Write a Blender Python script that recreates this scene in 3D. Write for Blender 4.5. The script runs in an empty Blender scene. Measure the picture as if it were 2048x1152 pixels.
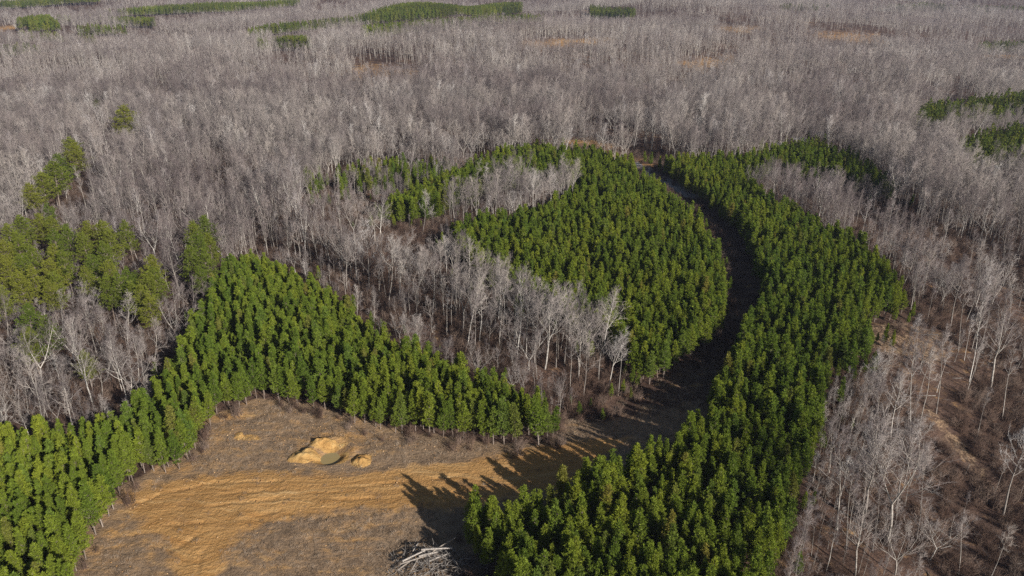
import bpy, math, random
import numpy as np
from mathutils import Matrix, Vector

S = bpy.context.scene
COL = S.collection
R = math.radians
rng = np.random.default_rng(7)
random.seed(7)

# ------------------------------------------------------------------ camera
CAM_H, F_PX, PITCH = 100.0, 1500.0, R(23.6)
cd = bpy.data.cameras.new('camera')
cd.lens = 36 * F_PX / 2048; cd.sensor_width = 36; cd.clip_end = 20000; cd.clip_start = 0.5
cam = bpy.data.objects.new('camera', cd); COL.objects.link(cam)
cam.location = (0, 0, CAM_H); cam.rotation_euler = (R(90) - PITCH, 0, 0)
S.camera = cam

# ------------------------------------------------------------------ light
SUN_EL, SUN_AZ = 25.0, 138.0            # azimuth clockwise from +Y (view direction)
w = bpy.data.worlds.new('World'); S.world = w; w.use_nodes = True
nt = w.node_tree; bg = nt.nodes['Background']
sk = nt.nodes.new('ShaderNodeTexSky'); sk.sky_type = 'NISHITA'; sk.sun_disc = False
sk.sun_elevation = R(SUN_EL); sk.sun_rotation = R(SUN_AZ); sk.altitude = 200
nt.links.new(sk.outputs[0], bg.inputs[0]); bg.inputs[1].default_value = 0.05
sl = bpy.data.lights.new('sun', 'SUN'); sl.energy = 5.0; sl.angle = R(0.5); sl.color = (1, 0.945, 0.88)
so = bpy.data.objects.new('sun', sl); COL.objects.link(so)
sd = Vector((math.sin(R(SUN_AZ)) * math.cos(R(SUN_EL)), math.cos(R(SUN_AZ)) * math.cos(R(SUN_EL)), math.sin(R(SUN_EL))))
so.rotation_euler = sd.to_track_quat('Z', 'Y').to_euler(); so.location = sd * 300
S.view_settings.view_transform = 'Standard'; S.view_settings.look = 'None'
S.view_settings.exposure = 0.3; S.view_settings.gamma = 1
S.render.engine = 'CYCLES'
S.cycles.use_denoising = False
S.cycles.max_bounces = 5; S.cycles.diffuse_bounces = 2; S.cycles.transmission_bounces = 3
S.cycles.volume_bounces = 0; S.cycles.transparent_max_bounces = 4

# ------------------------------------------------------------------ small maths
def hash2(ix, iy, seed):
    v = np.sin(ix * 127.1 + iy * 311.7 + seed * 74.7) * 43758.5453
    return v - np.floor(v)

def vnoise(x, y, s, seed=0):
    x = np.asarray(x, float) / s; y = np.asarray(y, float) / s
    ix = np.floor(x); iy = np.floor(y); fx = x - ix; fy = y - iy
    fx = fx * fx * (3 - 2 * fx); fy = fy * fy * (3 - 2 * fy)
    a = hash2(ix, iy, seed); b = hash2(ix + 1, iy, seed); c = hash2(ix, iy + 1, seed); d = hash2(ix + 1, iy + 1, seed)
    return (a + (b - a) * fx) * (1 - fy) + (c + (d - c) * fx) * fy

def sstep(a, b, x):
    t = np.clip((np.asarray(x, float) - a) / (b - a), 0, 1); return t * t * (3 - 2 * t)

CP, SP = math.cos(PITCH), math.sin(PITCH)
def ray(px, py):
    u = (px - 1024) / F_PX; v = (576 - py) / F_PX
    return np.array([u, CP + v * SP, -SP + v * CP])

def project(P):
    P = np.asarray(P, float).reshape(-1, 3)
    x = P[:, 0]; y = P[:, 1]; z = P[:, 2] - CAM_H
    dep = y * CP - z * SP; up = y * SP + z * CP
    return 1024 + F_PX * x / dep, 576 - F_PX * up / dep, dep

def flat(px, py, z=0.0):
    d = ray(px, py); t = (z - CAM_H) / d[2]; return d[0] * t, d[1] * t

def inpoly(poly, x, y):
    x = np.asarray(x, float); y = np.asarray(y, float); r = np.zeros(x.shape, bool)
    n = len(poly)
    for i in range(n):
        x1, y1 = poly[i]; x2, y2 = poly[(i + 1) % n]
        if y1 == y2: continue
        c = ((y1 > y) != (y2 > y)) & (x < (x2 - x1) * (y - y1) / (y2 - y1) + x1)
        r ^= c
    return r

def linedist(pts, x, y, closed=False):
    x = np.asarray(x, float); y = np.asarray(y, float); best = np.full(x.shape, 1e9)
    n = len(pts)
    for i in range(n if closed else n - 1):
        ax, ay = pts[i]; bx, by = pts[(i + 1) % n]; dx, dy = bx - ax, by - ay
        t = np.clip(((x - ax) * dx + (y - ay) * dy) / (dx * dx + dy * dy + 1e-9), 0, 1)
        best = np.minimum(best, np.hypot(x - ax - t * dx, y - ay - t * dy))
    return best

def sdist(poly, x, y):                    # >0 inside
    d = linedist(poly, x, y, True); return np.where(inpoly(poly, x, y), d, -d)

# ------------------------------------------------------------------ relief
RAV = [flat(*p) for p in ((330, 230), (420, 370), (470, 470), (600, 590), (760, 690), (900, 735), (1060, 790), (1200, 800))]
VAL = [flat(*p) for p in ((2300, 560), (2100, 700), (2060, 860), (1990, 1010), (1900, 1200), (1800, 1500))]
PIT = flat(660, 910)
def hgt(x, y):
    x = np.asarray(x, float); y = np.asarray(y, float)
    d = np.hypot(x, y)
    far = sstep(330, 1100, d)
    h = far * (44 * (vnoise(x, y, 420, 1) - .5) + 20 * (vnoise(x, y, 170, 2) - .5))
    h += far * 18 * sstep(1000, 2400, y) * vnoise(x, y, 700, 5)
    h += sstep(650, 1200, d) * 15 * (vnoise(x * .45 + y * .25, y, 130, 8) - .5)
    h += 3.0 * (vnoise(x, y, 70, 3) - .5) * sstep(150, 330, d)
    h -= 5.0 * np.exp(-(linedist(RAV, x, y) / 13.0) ** 2)
    h -= 7.0 * np.exp(-(linedist(VAL, x, y) / 26.0) ** 2)
    near = d < 420
    h += np.where(near, 0.55 * (vnoise(x, y, 9, 4) - .5) + 0.3 * (vnoise(x, y, 3.1, 6) - .5), 0)
    r = np.hypot((x - PIT[0]) / 3.5, (y - PIT[1]) / 3.9)
    h -= 1.3 * (1 - sstep(0.35, 1.1, r))
    h += 0.7 * np.exp(-((r - 1.5) / 0.3) ** 2) * sstep(-1, 1.5, (y - PIT[1]))
    return h

def at(px, py, up=0.0):                  # ray through a pixel down to the terrain (plus height)
    d = ray(px, py); z = 0.0
    for _ in range(12):
        t = (z + up - CAM_H) / d[2]; x, y = d[0] * t, d[1] * t; z = 0.5 * z + 0.5 * float(hgt(x, y))
    return x, y

def poly(tops, bases, up=9.0, low=0.0):
    return [at(px, py, up) for px, py in tops] + [at(px, py, low) for px, py in bases]

# ------------------------------------------------------------------ areas
ST_A = poly([(-260, 850), (0, 836), (100, 828), (220, 826), (262, 812), (292, 778), (332, 712), (370, 650), (398, 600), (425, 548), (455, 512), (505, 503),
             (560, 520), (620, 548), (690, 590), (750, 640), (800, 668), (870, 702), (940, 728), (1000, 745), (1060, 775), (1112, 800)],
            [(1122, 870), (1095, 893), (1000, 895), (900, 882), (800, 870), (700, 850), (630, 824), (570, 810), (505, 812), (440, 838),
             (408, 885), (385, 925), (358, 948), (300, 958), (258, 985), (246, 1010), (235, 1050), (190, 1085), (172, 1152), (165, 1300), (200, 2000), (-900, 2000), (-500, 1300)], 9.5)
ST_B = poly([(728, 412), (850, 362), (940, 330), (1000, 300), (1060, 293), (1200, 298), (1250, 318), (1300, 352), (1350, 388), (1405, 432), (1438, 490), (1452, 540)],
            [(1452, 615), (1440, 665), (1420, 702), (1372, 735), (1330, 765), (1290, 780), (1262, 760), (1225, 715), (1165, 680), (1080, 640), (1000, 600), (940, 562), (905, 518), (900, 490),
             (930, 482), (1050, 460), (1150, 420), (1165, 395), (1120, 376), (1000, 392), (915, 420), (880, 446), (800, 456), (738, 446)], 9.0)
ST_C = poly([(1312, 318), (1400, 310), (1480, 314), (1530, 300), (1580, 284), (1640, 282), (1700, 308), (1760, 340), (1782, 358)],
            [(1786, 376), (1700, 352), (1620, 334), (1560, 326), (1505, 334)], 9.0, 8.0) + \
       [at(*p) for p in ((1488, 352, 4), (1497, 385, 4), (1540, 412, 5), (1620, 440, 7), (1700, 466, 8), (1760, 512, 8), (1800, 565, 8), (1822, 610, 5), (1800, 640, 0), (1720, 655, 0),
             (1725, 690, 0), (1742, 728, 0), (1700, 765, 0), (1652, 800, 0), (1632, 850, 0), (1625, 900, 0), (1610, 960, 0), (1592, 1050, 0), (1545, 1160, 0), (1500, 1320, 0), (1440, 2000, 0),
             (1330, 2000, 0), (1130, 1320, 0), (985, 1185, 0), (925, 1120, 0), (918, 1075, 0), (922, 975, 11), (985, 970, 11), (1050, 975, 11), (1110, 940, 11), (1180, 912, 11), (1262, 885, 11), (1300, 855, 11),
             (1360, 835, 11), (1415, 790, 10), (1450, 720, 10), (1482, 655, 9), (1500, 608, 9), (1534, 606, 6), (1524, 560, 6), (1502, 500, 6), (1480, 452, 6), (1432, 408, 6), (1384, 370, 6), (1346, 345, 6), (1325, 328, 6))]
ST_D = poly([(1820, 240), (1850, 215), (1960, 203), (2048, 192), (2260, 175)], [(2260, 238), (2048, 240), (1940, 244), (1870, 262), (1828, 266)], 9, 6)
ST_E = poly([(1905, 282), (1960, 268), (2048, 254), (2260, 230)], [(2260, 318), (2048, 310), (1980, 312), (1922, 302)], 10, 11)
ST_J = poly([(585, 352), (640, 335), (760, 315), (870, 308)], [(900, 335), (820, 365), (700, 380), (600, 390)], 9, 7)
FAR = [poly(t, b, 16, 8) for t, b in (
    ([(110, 30), (200, 30), (305, 37)], [(310, 43), (200, 41), (120, 38)]),
    ([(35, 42), (70, 37), (122, 46)], [(122, 54), (60, 57), (35, 50)]),
    ([(28, 61), (100, 60), (190, 70)], [(190, 80), (130, 78), (40, 70)]),
    ([(-60, 87), (85, 87)], [(85, 100), (-60, 97)]),
    ([(150, 49), (250, 51)], [(250, 60), (160, 58)]),
    ([(490, 61), (600, 44), (720, 30), (880, 21), (1000, 13), (1045, 12)], [(1040, 17), (900, 24), (720, 38), (600, 53), (500, 66)]),
    ([(715, 55), (800, 42), (900, 33), (1000, 27), (1110, 28)], [(1110, 37), (1020, 43), (960, 47), (900, 52), (830, 57), (760, 68), (725, 67)]),
    ([(513, 77), (560, 72), (620, 71)], [(620, 88), (515, 90)]),
    ([(220, 18), (300, 11), (420, 3), (600, -4)], [(600, 6), (450, 19), (300, 24), (220, 27)]),
    ([(-60, -2), (200, -6)], [(200, 8), (-60, 10)]),
    ([(1560, 7), (1640, 9)], [(1640, 19), (1560, 17)]),
    ([(1750, -4), (2120, -2)], [(2120, 18), (1950, 20), (1850, 8)]),
    ([(1180, 12), (1270, 12)], [(1270, 30), (1180, 30)]),
    ([(1955, 82), (2060, 78)], [(2060, 98), (1965, 100)]))]
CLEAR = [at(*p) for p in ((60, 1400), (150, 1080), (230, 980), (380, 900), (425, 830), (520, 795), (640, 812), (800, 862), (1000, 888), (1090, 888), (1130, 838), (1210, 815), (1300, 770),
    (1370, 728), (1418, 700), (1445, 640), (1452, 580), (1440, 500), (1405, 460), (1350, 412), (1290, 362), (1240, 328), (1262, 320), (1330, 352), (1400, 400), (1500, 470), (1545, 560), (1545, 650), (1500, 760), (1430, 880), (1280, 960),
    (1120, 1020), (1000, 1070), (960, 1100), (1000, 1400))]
TRACK = [at(*p) for p in ((255, 990), (380, 952), (520, 940), (700, 946), (900, 925), (1010, 908), (1150, 880), (1260, 872), (1120, 980), (950, 1012), (700, 1020), (560, 1038), (480, 1068),
    (440, 1152), (430, 1300), (330, 1300), (345, 1152), (330, 1090), (262, 1050))]
TANS = [[at(*p) for p in q] for q in (
    ((1712, 655), (1790, 640), (1900, 668), (1905, 715), (1880, 735), (1800, 715), (1735, 705)),
    ((1838, 810), (1870, 815), (1930, 880), (1990, 955), (2010, 1010), (1960, 960), (1880, 880)),
    ((700, 136), (830, 136), (838, 158), (760, 168), (705, 160)),
    ((1020, 90), (1110, 78), (1235, 72), (1225, 84), (1080, 97)),
    ((1350, 125), (1470, 110), (1480, 128), (1400, 142)),
    ((1430, 50), (1520, 55), (1500, 64), (1440, 62)),
    ((1560, 30), (1650, 68), (1790, 74), (1760, 84), (1650, 78)),
    ((1130, 282), (1190, 278), (1250, 296), (1310, 318), (1330, 336), (1250, 330), (1180, 300)),
    ((890, 335), (1000, 306), (1010, 316), (930, 345)),
    ((1940, 100), (2040, 103), (2048, 118), (1950, 112)),
    ((-40, 52), (30, 54), (30, 70), (-40, 68)),
    ((640, 8), (700, 8), (700, 14), (640, 14)),
    ((310, 182), (345, 184), (345, 200), (312, 200)))]
STANDS = [ST_A, ST_B, ST_C, ST_D, ST_E]

# ------------------------------------------------------------------ materials
def mat(name, rough=0.9):
    m = bpy.data.materials.new(name); m.use_nodes = True
    n = m.node_tree.nodes; p = n['Principled BSDF']
    p.inputs['Roughness'].default_value = rough; p.inputs['Specular IOR Level'].default_value = 0.15
    return m, n, m.node_tree.links, p

def ramp(n, stops):
    r = n.new('ShaderNodeValToRGB'); e = r.color_ramp.elements
    while len(e) < len(stops): e.new(0.5)
    for k, (p, c) in enumerate(stops): e[k].position = p; e[k].color = (*c, 1)
    return r

def mixc(n, l, a, b, f, mode='MIX'):
    m = n.new('ShaderNodeMix'); m.data_type = 'RGBA'; m.blend_type = mode
    for v, k in ((f, 0), (a, 6), (b, 7)):
        if hasattr(v, 'is_output'): l.new(v, m.inputs[k])
        else: m.inputs[k].default_value = v if k == 0 else (*v, 1)
    return m.outputs[2]

def plant_mat(name, stops, nscale=1.6, var=0.35, transl=0.0, patch=None, rough=0.85):
    m, n, l, p = mat(name, rough)
    oi = n.new('ShaderNodeObjectInfo')
    rp = ramp(n, stops); l.new(oi.outputs['Random'], rp.inputs[0])
    g = n.new('ShaderNodeNewGeometry')
    nz = n.new('ShaderNodeTexNoise'); nz.inputs['Scale'].default_value = nscale; l.new(g.outputs['Position'], nz.inputs['Vector'])
    mr = n.new('ShaderNodeMapRange'); mr.inputs[1].default_value = .3; mr.inputs[2].default_value = .7
    mr.inputs[3].default_value = 1 - var; mr.inputs[4].default_value = 1 + var; l.new(nz.outputs[0], mr.inputs[0])
    vm = n.new('ShaderNodeVectorMath'); vm.operation = 'SCALE'; l.new(rp.outputs[0], vm.inputs[0]); l.new(mr.outputs[0], vm.inputs['Scale'])
    c = vm.outputs[0]
    if patch:
        nz2 = n.new('ShaderNodeTexNoise'); nz2.inputs['Scale'].default_value = patch[0]; l.new(g.outputs['Position'], nz2.inputs['Vector'])
        mr2 = n.new('ShaderNodeMapRange'); mr2.inputs[1].default_value = .42; mr2.inputs[2].default_value = .62; l.new(nz2.outputs[0], mr2.inputs[0])
        c = mixc(n, l, c, patch[1], mr2.outputs[0], 'MULTIPLY')
    l.new(c, p.inputs['Base Color'])
    if transl:
        t = n.new('ShaderNodeBsdfTranslucent'); l.new(c, t.inputs[0])
        ms = n.new('ShaderNodeMixShader'); ms.inputs[0].default_value = transl
        l.new(p.outputs[0], ms.inputs[1]); l.new(t.outputs[0], ms.inputs[2]); l.new(ms.outputs[0], n['Material Output'].inputs[0])
    return m

M = {}
M['needle'] = plant_mat('young pine needles', [(0, (.155, .215, .026)), (.35, (.210, .268, .030)), (.75, (.290, .325, .034)), (.92, (.18, .255, .04)), (1, (.29, .26, .05))], 1.1, .28, .3, (.018, (.78, .86, .92)))
M['needle3'] = plant_mat('distant pine needles', [(0, (.11, .16, .022)), (.5, (.15, .19, .026)), (1, (.21, .225, .03))], .02, .35, .25)
M['needle2'] = plant_mat('old pine needles', [(0, (.120, .170, .024)), (.5, (.170, .205, .028)), (1, (.225, .235, .034))], .9, .25, .3)
M['bark_pine'] = plant_mat('pine bark', [(0, (.20, .155, .125)), (1, (.30, .25, .21))], 3, .3)
M['bark'] = plant_mat('hardwood bark', [(0, (.25, .22, .195)), (.5, (.36, .325, .285)), (.85, (.46, .42, .37)), (1, (.66, .62, .56))], 1.5, .3)
M['twig'] = plant_mat('hardwood twigs', [(0, (.17, .143, .139)), (.3, (.275, .238, .223)), (.65, (.375, .328, .300)), (.85, (.44, .385, .34)), (1, (.54, .505, .48))], .35, .2, 0, (.011, (.66, .62, .64)))
M['brush'] = plant_mat('bare brush', [(0, (.10, .062, .047)), (.5, (.17, .112, .082)), (1, (.25, .185, .145))], .5, .35)
M['grass'] = plant_mat('dry grass', [(0, (.24, .165, .105)), (.5, (.34, .25, .17)), (1, (.45, .36, .27))], .5, .25)
M['deadwood'] = plant_mat('weathered wood', [(0, (.16, .14, .125)), (.5, (.28, .255, .23)), (1, (.46, .43, .39))], 3, .4)

M['log'] = plant_mat('log bark', [(0, (.20, .17, .14)), (.5, (.33, .29, .25)), (1, (.44, .40, .36))], 5, .5)
def ground_mat():
    m, n, l, p = mat('forest floor and bare clay', .95)
    g = n.new('ShaderNodeNewGeometry').outputs['Position']
    def noise(s, det=5, rough=.55, vec=None, sc=None):
        t = n.new('ShaderNodeTexNoise'); t.inputs['Scale'].default_value = s; t.inputs['Detail'].default_value = det; t.inputs['Roughness'].default_value = rough
        v = g
        if sc:
            mp = n.new('ShaderNodeMapping'); mp.inputs['Scale'].default_value = sc; mp.inputs['Rotation'].default_value = (0, 0, R(-8))
            wn_ = n.new('ShaderNodeTexNoise'); wn_.inputs['Scale'].default_value = .07; l.new(g, wn_.inputs['Vector'])
            wv = n.new('ShaderNodeVectorMath'); wv.operation = 'MULTIPLY_ADD'; wv.inputs[1].default_value = (0, 9, 0); l.new(wn_.outputs['Color'], wv.inputs[0]); l.new(g, wv.inputs[2]); l.new(wv.outputs[0], mp.inputs[0]); v = mp.outputs[0]
        l.new(v, t.inputs['Vector']); return t.outputs[0]
    def attr(name):
        a = n.new('ShaderNodeAttribute'); a.attribute_name = name; return a.outputs['Fac']
    def thr(v, a, b):
        mr = n.new('ShaderNodeMapRange'); mr.inputs[1].default_value = a; mr.inputs[2].default_value = b; mr.interpolation_type = 'SMOOTHSTEP'; l.new(v, mr.inputs[0]); return mr.outputs[0]
    def add(a, b, op='ADD'):
        k = n.new('ShaderNodeMath'); k.operation = op
        for v, i in ((a, 0), (b, 1)):
            if hasattr(v, 'is_output'): l.new(v, k.inputs[i])
            else: k.inputs[i].default_value = v
        return k.outputs[0]
    n1 = noise(.09); n2 = noise(1.1, 6, .7); n3 = noise(.35)
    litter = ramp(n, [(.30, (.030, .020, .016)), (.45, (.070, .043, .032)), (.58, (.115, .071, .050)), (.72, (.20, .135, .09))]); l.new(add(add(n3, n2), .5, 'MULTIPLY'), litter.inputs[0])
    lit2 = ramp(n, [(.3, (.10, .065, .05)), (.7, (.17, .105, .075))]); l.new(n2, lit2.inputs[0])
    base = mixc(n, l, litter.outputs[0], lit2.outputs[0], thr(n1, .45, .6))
    gr = ramp(n, [(.28, (.13, .085, .052)), (.42, (.235, .16, .098)), (.56, (.32, .225, .145)), (.72, (.43, .335, .23))]); l.new(add(add(noise(2.6, 6, .75), n3), .5, 'MULTIPLY'), gr.inputs[0])
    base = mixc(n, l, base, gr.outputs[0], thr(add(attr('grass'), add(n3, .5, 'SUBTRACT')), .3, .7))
    # bare clay, streaked along the vehicle track
    st = noise(1.0, 6, .65, sc=(.10, 1.25, 1)); st2 = noise(1.0, 4, .6, sc=(.035, .42, 1))
    cl = ramp(n, [(.25, (.24, .11, .032)), (.42, (.43, .225, .075)), (.55, (.52, .30, .115)), (.68, (.66, .45, .22)), (.8, (.74, .55, .31))])
    l.new(add(add(add(st, st2), .42, 'MULTIPLY'), add(n2, .16, 'MULTIPLY')), cl.inputs[0])
    dm = thr(add(attr('dirt'), add(add(add(n3, st2), 1.0, 'SUBTRACT'), 1.5, 'MULTIPLY')), .12, .88)
    base = mixc(n, l, base, cl.outputs[0], dm)
    tn = ramp(n, [(.3, (.17, .105, .065)), (.5, (.34, .225, .135)), (.7, (.50, .36, .23))]); l.new(n2, tn.inputs[0])
    base = mixc(n, l, base, tn.outputs[0], thr(add(add(attr('tan'), .66, 'MULTIPLY'), add(add(n3, n2), 1.0, 'SUBTRACT')), .35, .85))
    pl = ramp(n, [(.3, (.50, .30, .10)), (.5, (.68, .47, .20)), (.68, (.80, .66, .40))]); l.new(add(n3, add(n2, .35, 'MULTIPLY'), 'ADD'), pl.inputs[0])
    pl = ramp(n, [(.3, (.33, .17, .055)), (.48, (.50, .29, .10)), (.60, (.60, .39, .155)), (.72, (.74, .57, .30))]); l.new(add(add(n3, n2), .5, 'MULTIPLY'), pl.inputs[0])
    base = mixc(n, l, base, pl.outputs[0], thr(add(add(attr('pale'), .9, 'MULTIPLY'), add(add(n2, n3), 1.0, 'SUBTRACT')), .3, .7))
    gv = ramp(n, [(.3, (.26, .24, .23)), (.7, (.50, .48, .47))]); l.new(n2, gv.inputs[0])
    base = mixc(n, l, base, gv.outputs[0], thr(add(attr('gravel'), add(n2, .5, 'SUBTRACT')), .35, .7))
    l.new(base, p.inputs['Base Color'])
    b = n.new('ShaderNodeBump'); b.inputs['Strength'].default_value = 1.0; b.inputs['Distance'].default_value = .8
    l.new(add(add(n2, .8, 'MULTIPLY'), add(add(st, attr('dirt'), 'MULTIPLY'), .45, 'MULTIPLY')), b.inputs['Height']); l.new(b.outputs[0], p.inputs['Normal'])
    return m
M['ground'] = ground_mat()

# ------------------------------------------------------------------ ground sheet
def tag(o, label=None, cat=None, group=None, kind=None):
    if label: o['label'] = label
    if cat: o['category'] = cat
    if group: o['group'] = group
    if kind: o['kind'] = kind
    return o

def axis(lo, hi, step, a, b):
    pts = list(np.arange(lo, hi, step)); s = step; v = hi
    while v < b: pts.append(v); s *= 1.07; v += s
    s = step; v = lo
    left = []
    while v > a: s *= 1.07; v -= s; left.append(v)
    return np.array(left[::-1] + pts)
gx = axis(-80, 110, .45, -4200, 4200); gy = axis(95, 215, .38, -500, 5200)
XX, YY = np.meshgrid(gx, gy); ZZ = hgt(XX, YY)
nx, ny = len(gx), len(gy)
fx, fy = XX.ravel(), YY.ravel()
def soft(p, wd=3.0): return sstep(-wd, wd, sdist(p, fx, fy))
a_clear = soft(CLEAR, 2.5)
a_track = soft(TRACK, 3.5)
a_clear = a_clear * (1 - .8 * sstep(148, 165, fy) * sstep(5, 18, fx)); a_track = a_track * (1 - .6 * sstep(22, 36, fx))  # grass and clay fade out in the corridor, painting its shade into the ground
a_tan = np.zeros(fx.shape)
for k, t in enumerate(TANS[:2]): a_tan = np.maximum(a_tan, soft(t, 3 if k < 2 else 9) * (1.0 if k > 1 else .9))
PALES = [((612, 912), 3.2, 2.7), ((723, 920), 2.2, 3.0), ((500, 874), 3.0, 1.3), ((655, 893), 4.5, 1.5), ((655, 927), 4.6, 1.9), ((684, 918), 1.5, 2.4)]
a_pale = np.zeros(fx.shape)
for (pp, rx, ry) in PALES:
    cx, cy = at(*pp); a_pale = np.maximum(a_pale, 1 - sstep(.55, 1.25, np.hypot((fx - cx) / rx, (fy - cy) / ry) + .35 * (vnoise(fx, fy, 1.6, 9) - .5)))
RUTS = [[at(*p) for p in q] for q in (((440, 990), (560, 980), (700, 974), (830, 966), (960, 944), (1040, 930)), ((420, 1012), (560, 1000), (690, 1003), (800, 998), (930, 980)),
    ((330, 1052), (430, 1046), (520, 1042), (640, 1040), (740, 1028), (860, 1010), (960, 1000)), ((262, 1010), (330, 985), (420, 968), (560, 962)), ((350, 1100), (400, 1070), (480, 1040), (560, 1024)), ((392, 1152), (400, 1110), (440, 1075), (520, 1052)),
    ((1040, 930), (1180, 900), (1320, 820), (1430, 720), (1478, 620), (1475, 540), (1440, 465), (1380, 400), (1300, 342)), ((1060, 945), (1200, 915), (1340, 835), (1450, 730), (1497, 625), (1493, 540), (1457, 463), (1392, 396), (1310, 338)))]
wob = 1.6 * (vnoise(fx, fy, 11, 61) - .5) + .6 * (vnoise(fx, fy, 1.6, 62) - .5)
rutd = np.min([linedist(q, fx, fy + wob) for q in RUTS], 0)
rubX = np.maximum(0, 1 - linedist([at(*p) for p in ((250, 1068), (330, 1030), (450, 1000), (640, 985), (900, 968), (1100, 930))], fx, fy) / 3)
a_fc = np.zeros(fx.shape)
for t in TANS[2:]: a_fc = np.maximum(a_fc, soft(t, 9))
a_dirt = np.clip(.8 * a_fc + np.maximum(a_track * (.86 + .4 * np.exp(-(rutd / 3.2) ** 2)), .20 * a_clear * sstep(.35, .8, vnoise(fx, fy, 14, 11)) + .26 * a_clear * sstep(-20, -36, fx)), 0, 1)
ROADC = [at(*p) for p in ((1255, 322), (1300, 345), (1345, 368), (1385, 392))]
GROAD = [at(*p) for p in ((1560, 292), (1612, 276), (1650, 264), (1700, 254), (1780, 246))]
a_grav = np.maximum((1 - sstep(2.5, 6, linedist(ROADC, fx, fy))) * .8, (1 - sstep(2.5, 4.5, linedist(GROAD, fx, fy))) * .95)
ZZ = ZZ + (-0.24 * np.exp(-(rutd / .38) ** 2) * sstep(.3, .6, vnoise(fx, fy, 7, 63)) + .03 * np.exp(-((rutd - 1.1) / .5) ** 2)).reshape(ZZ.shape)
idx = np.arange(nx * ny).reshape(ny, nx)
quads = np.stack([idx[:-1, :-1], idx[:-1, 1:], idx[1:, 1:], idx[1:, :-1]], -1).reshape(-1, 4)
fcx = fx[quads].mean(1); fcy = fy[quads].mean(1)
in_tr = inpoly(TRACK, fcx, fcy); in_cl = inpoly(CLEAR, fcx, fcy) & ~in_tr
in_gr = (linedist(GROAD, fcx, fcy) < 4) & ~in_cl
def mesh_from(name, V, F, mats, attrs=None, matidx=None, smooth=False):
    me = bpy.data.meshes.new(name)
    V = np.asarray(V, np.float32); F = np.asarray(F, np.int32)
    me.vertices.add(len(V)); me.vertices.foreach_set('co', V.ravel())
    k = F.shape[1]
    me.loops.add(F.size); me.loops.foreach_set('vertex_index', F.ravel())
    me.polygons.add(len(F)); me.polygons.foreach_set('loop_start', np.arange(0, F.size, k, dtype=np.int32))
    me.polygons.foreach_set('loop_total', np.full(len(F), k, np.int32))
    for m_ in mats: me.materials.append(m_)
    if matidx is not None: me.polygons.foreach_set('material_index', np.asarray(matidx, np.int32))
    if smooth: me.polygons.foreach_set('use_smooth', np.ones(len(F), bool))
    for an, av in (attrs or {}).items():
        a = me.attributes.new(an, 'FLOAT', 'POINT'); a.data.foreach_set('value', np.asarray(av, np.float32))
    me.update(); return me
def ground_piece(name, mask):
    q = quads[mask]; u, inv = np.unique(q, return_inverse=True)
    V = np.stack([fx[u], fy[u], ZZ.ravel()[u]], 1)
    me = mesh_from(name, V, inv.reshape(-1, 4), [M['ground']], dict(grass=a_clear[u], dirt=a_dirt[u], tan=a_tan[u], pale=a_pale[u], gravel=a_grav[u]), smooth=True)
    o = bpy.data.objects.new(name, me); COL.objects.link(o); tag(o, kind='structure'); return o
ground_piece('ground', ~in_tr & ~in_cl & ~in_gr)
ground_piece('dirt_clearing', in_cl)
ground_piece('dirt_track', in_tr)
ground_piece('gravel_road', in_gr)

# muddy water in the pit
def blob_ring(cx, cy, rx, ry, n=36, seed=0):
    r_ = random.Random(seed); ph = [r_.uniform(0, 6.28) for _ in range(4)]
    return [(cx + rx * math.cos(a) * k, cy + ry * math.sin(a) * k) for a in [i * 2 * math.pi / n for i in range(n)]
            for k in [1 + .13 * math.sin(2 * a + ph[0]) + .12 * math.sin(3 * a + ph[1]) + .06 * math.sin(5 * a + ph[2]) + .03 * math.sin(9 * a + ph[3])]]
wm, wn, wl, wp = mat('muddy water', .12)
wp.inputs['Base Color'].default_value = (.30, .235, .105, 1); wp.inputs['Specular IOR Level'].default_value = .5
wz = wn.new('ShaderNodeTexNoise'); wz.inputs['Scale'].default_value = .5
wr = ramp(wn, [(.35, (.34, .25, .10)), (.65, (.28, .24, .13))]); wl.new(wz.outputs[0], wr.inputs[0]); wl.new(wr.outputs[0], wp.inputs['Base Color'])
ring = blob_ring(PIT[0], PIT[1], 3.2, 3.6, seed=3)
zw = float(hgt(*PIT)) + .42
me = bpy.data.meshes.new('puddle'); me.from_pydata([(x, y, zw) for x, y in ring], [], [list(range(len(ring)))]); me.materials.append(wm)
o = bpy.data.objects.new('puddle', me); COL.objects.link(o); tag(o, kind='structure')

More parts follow.
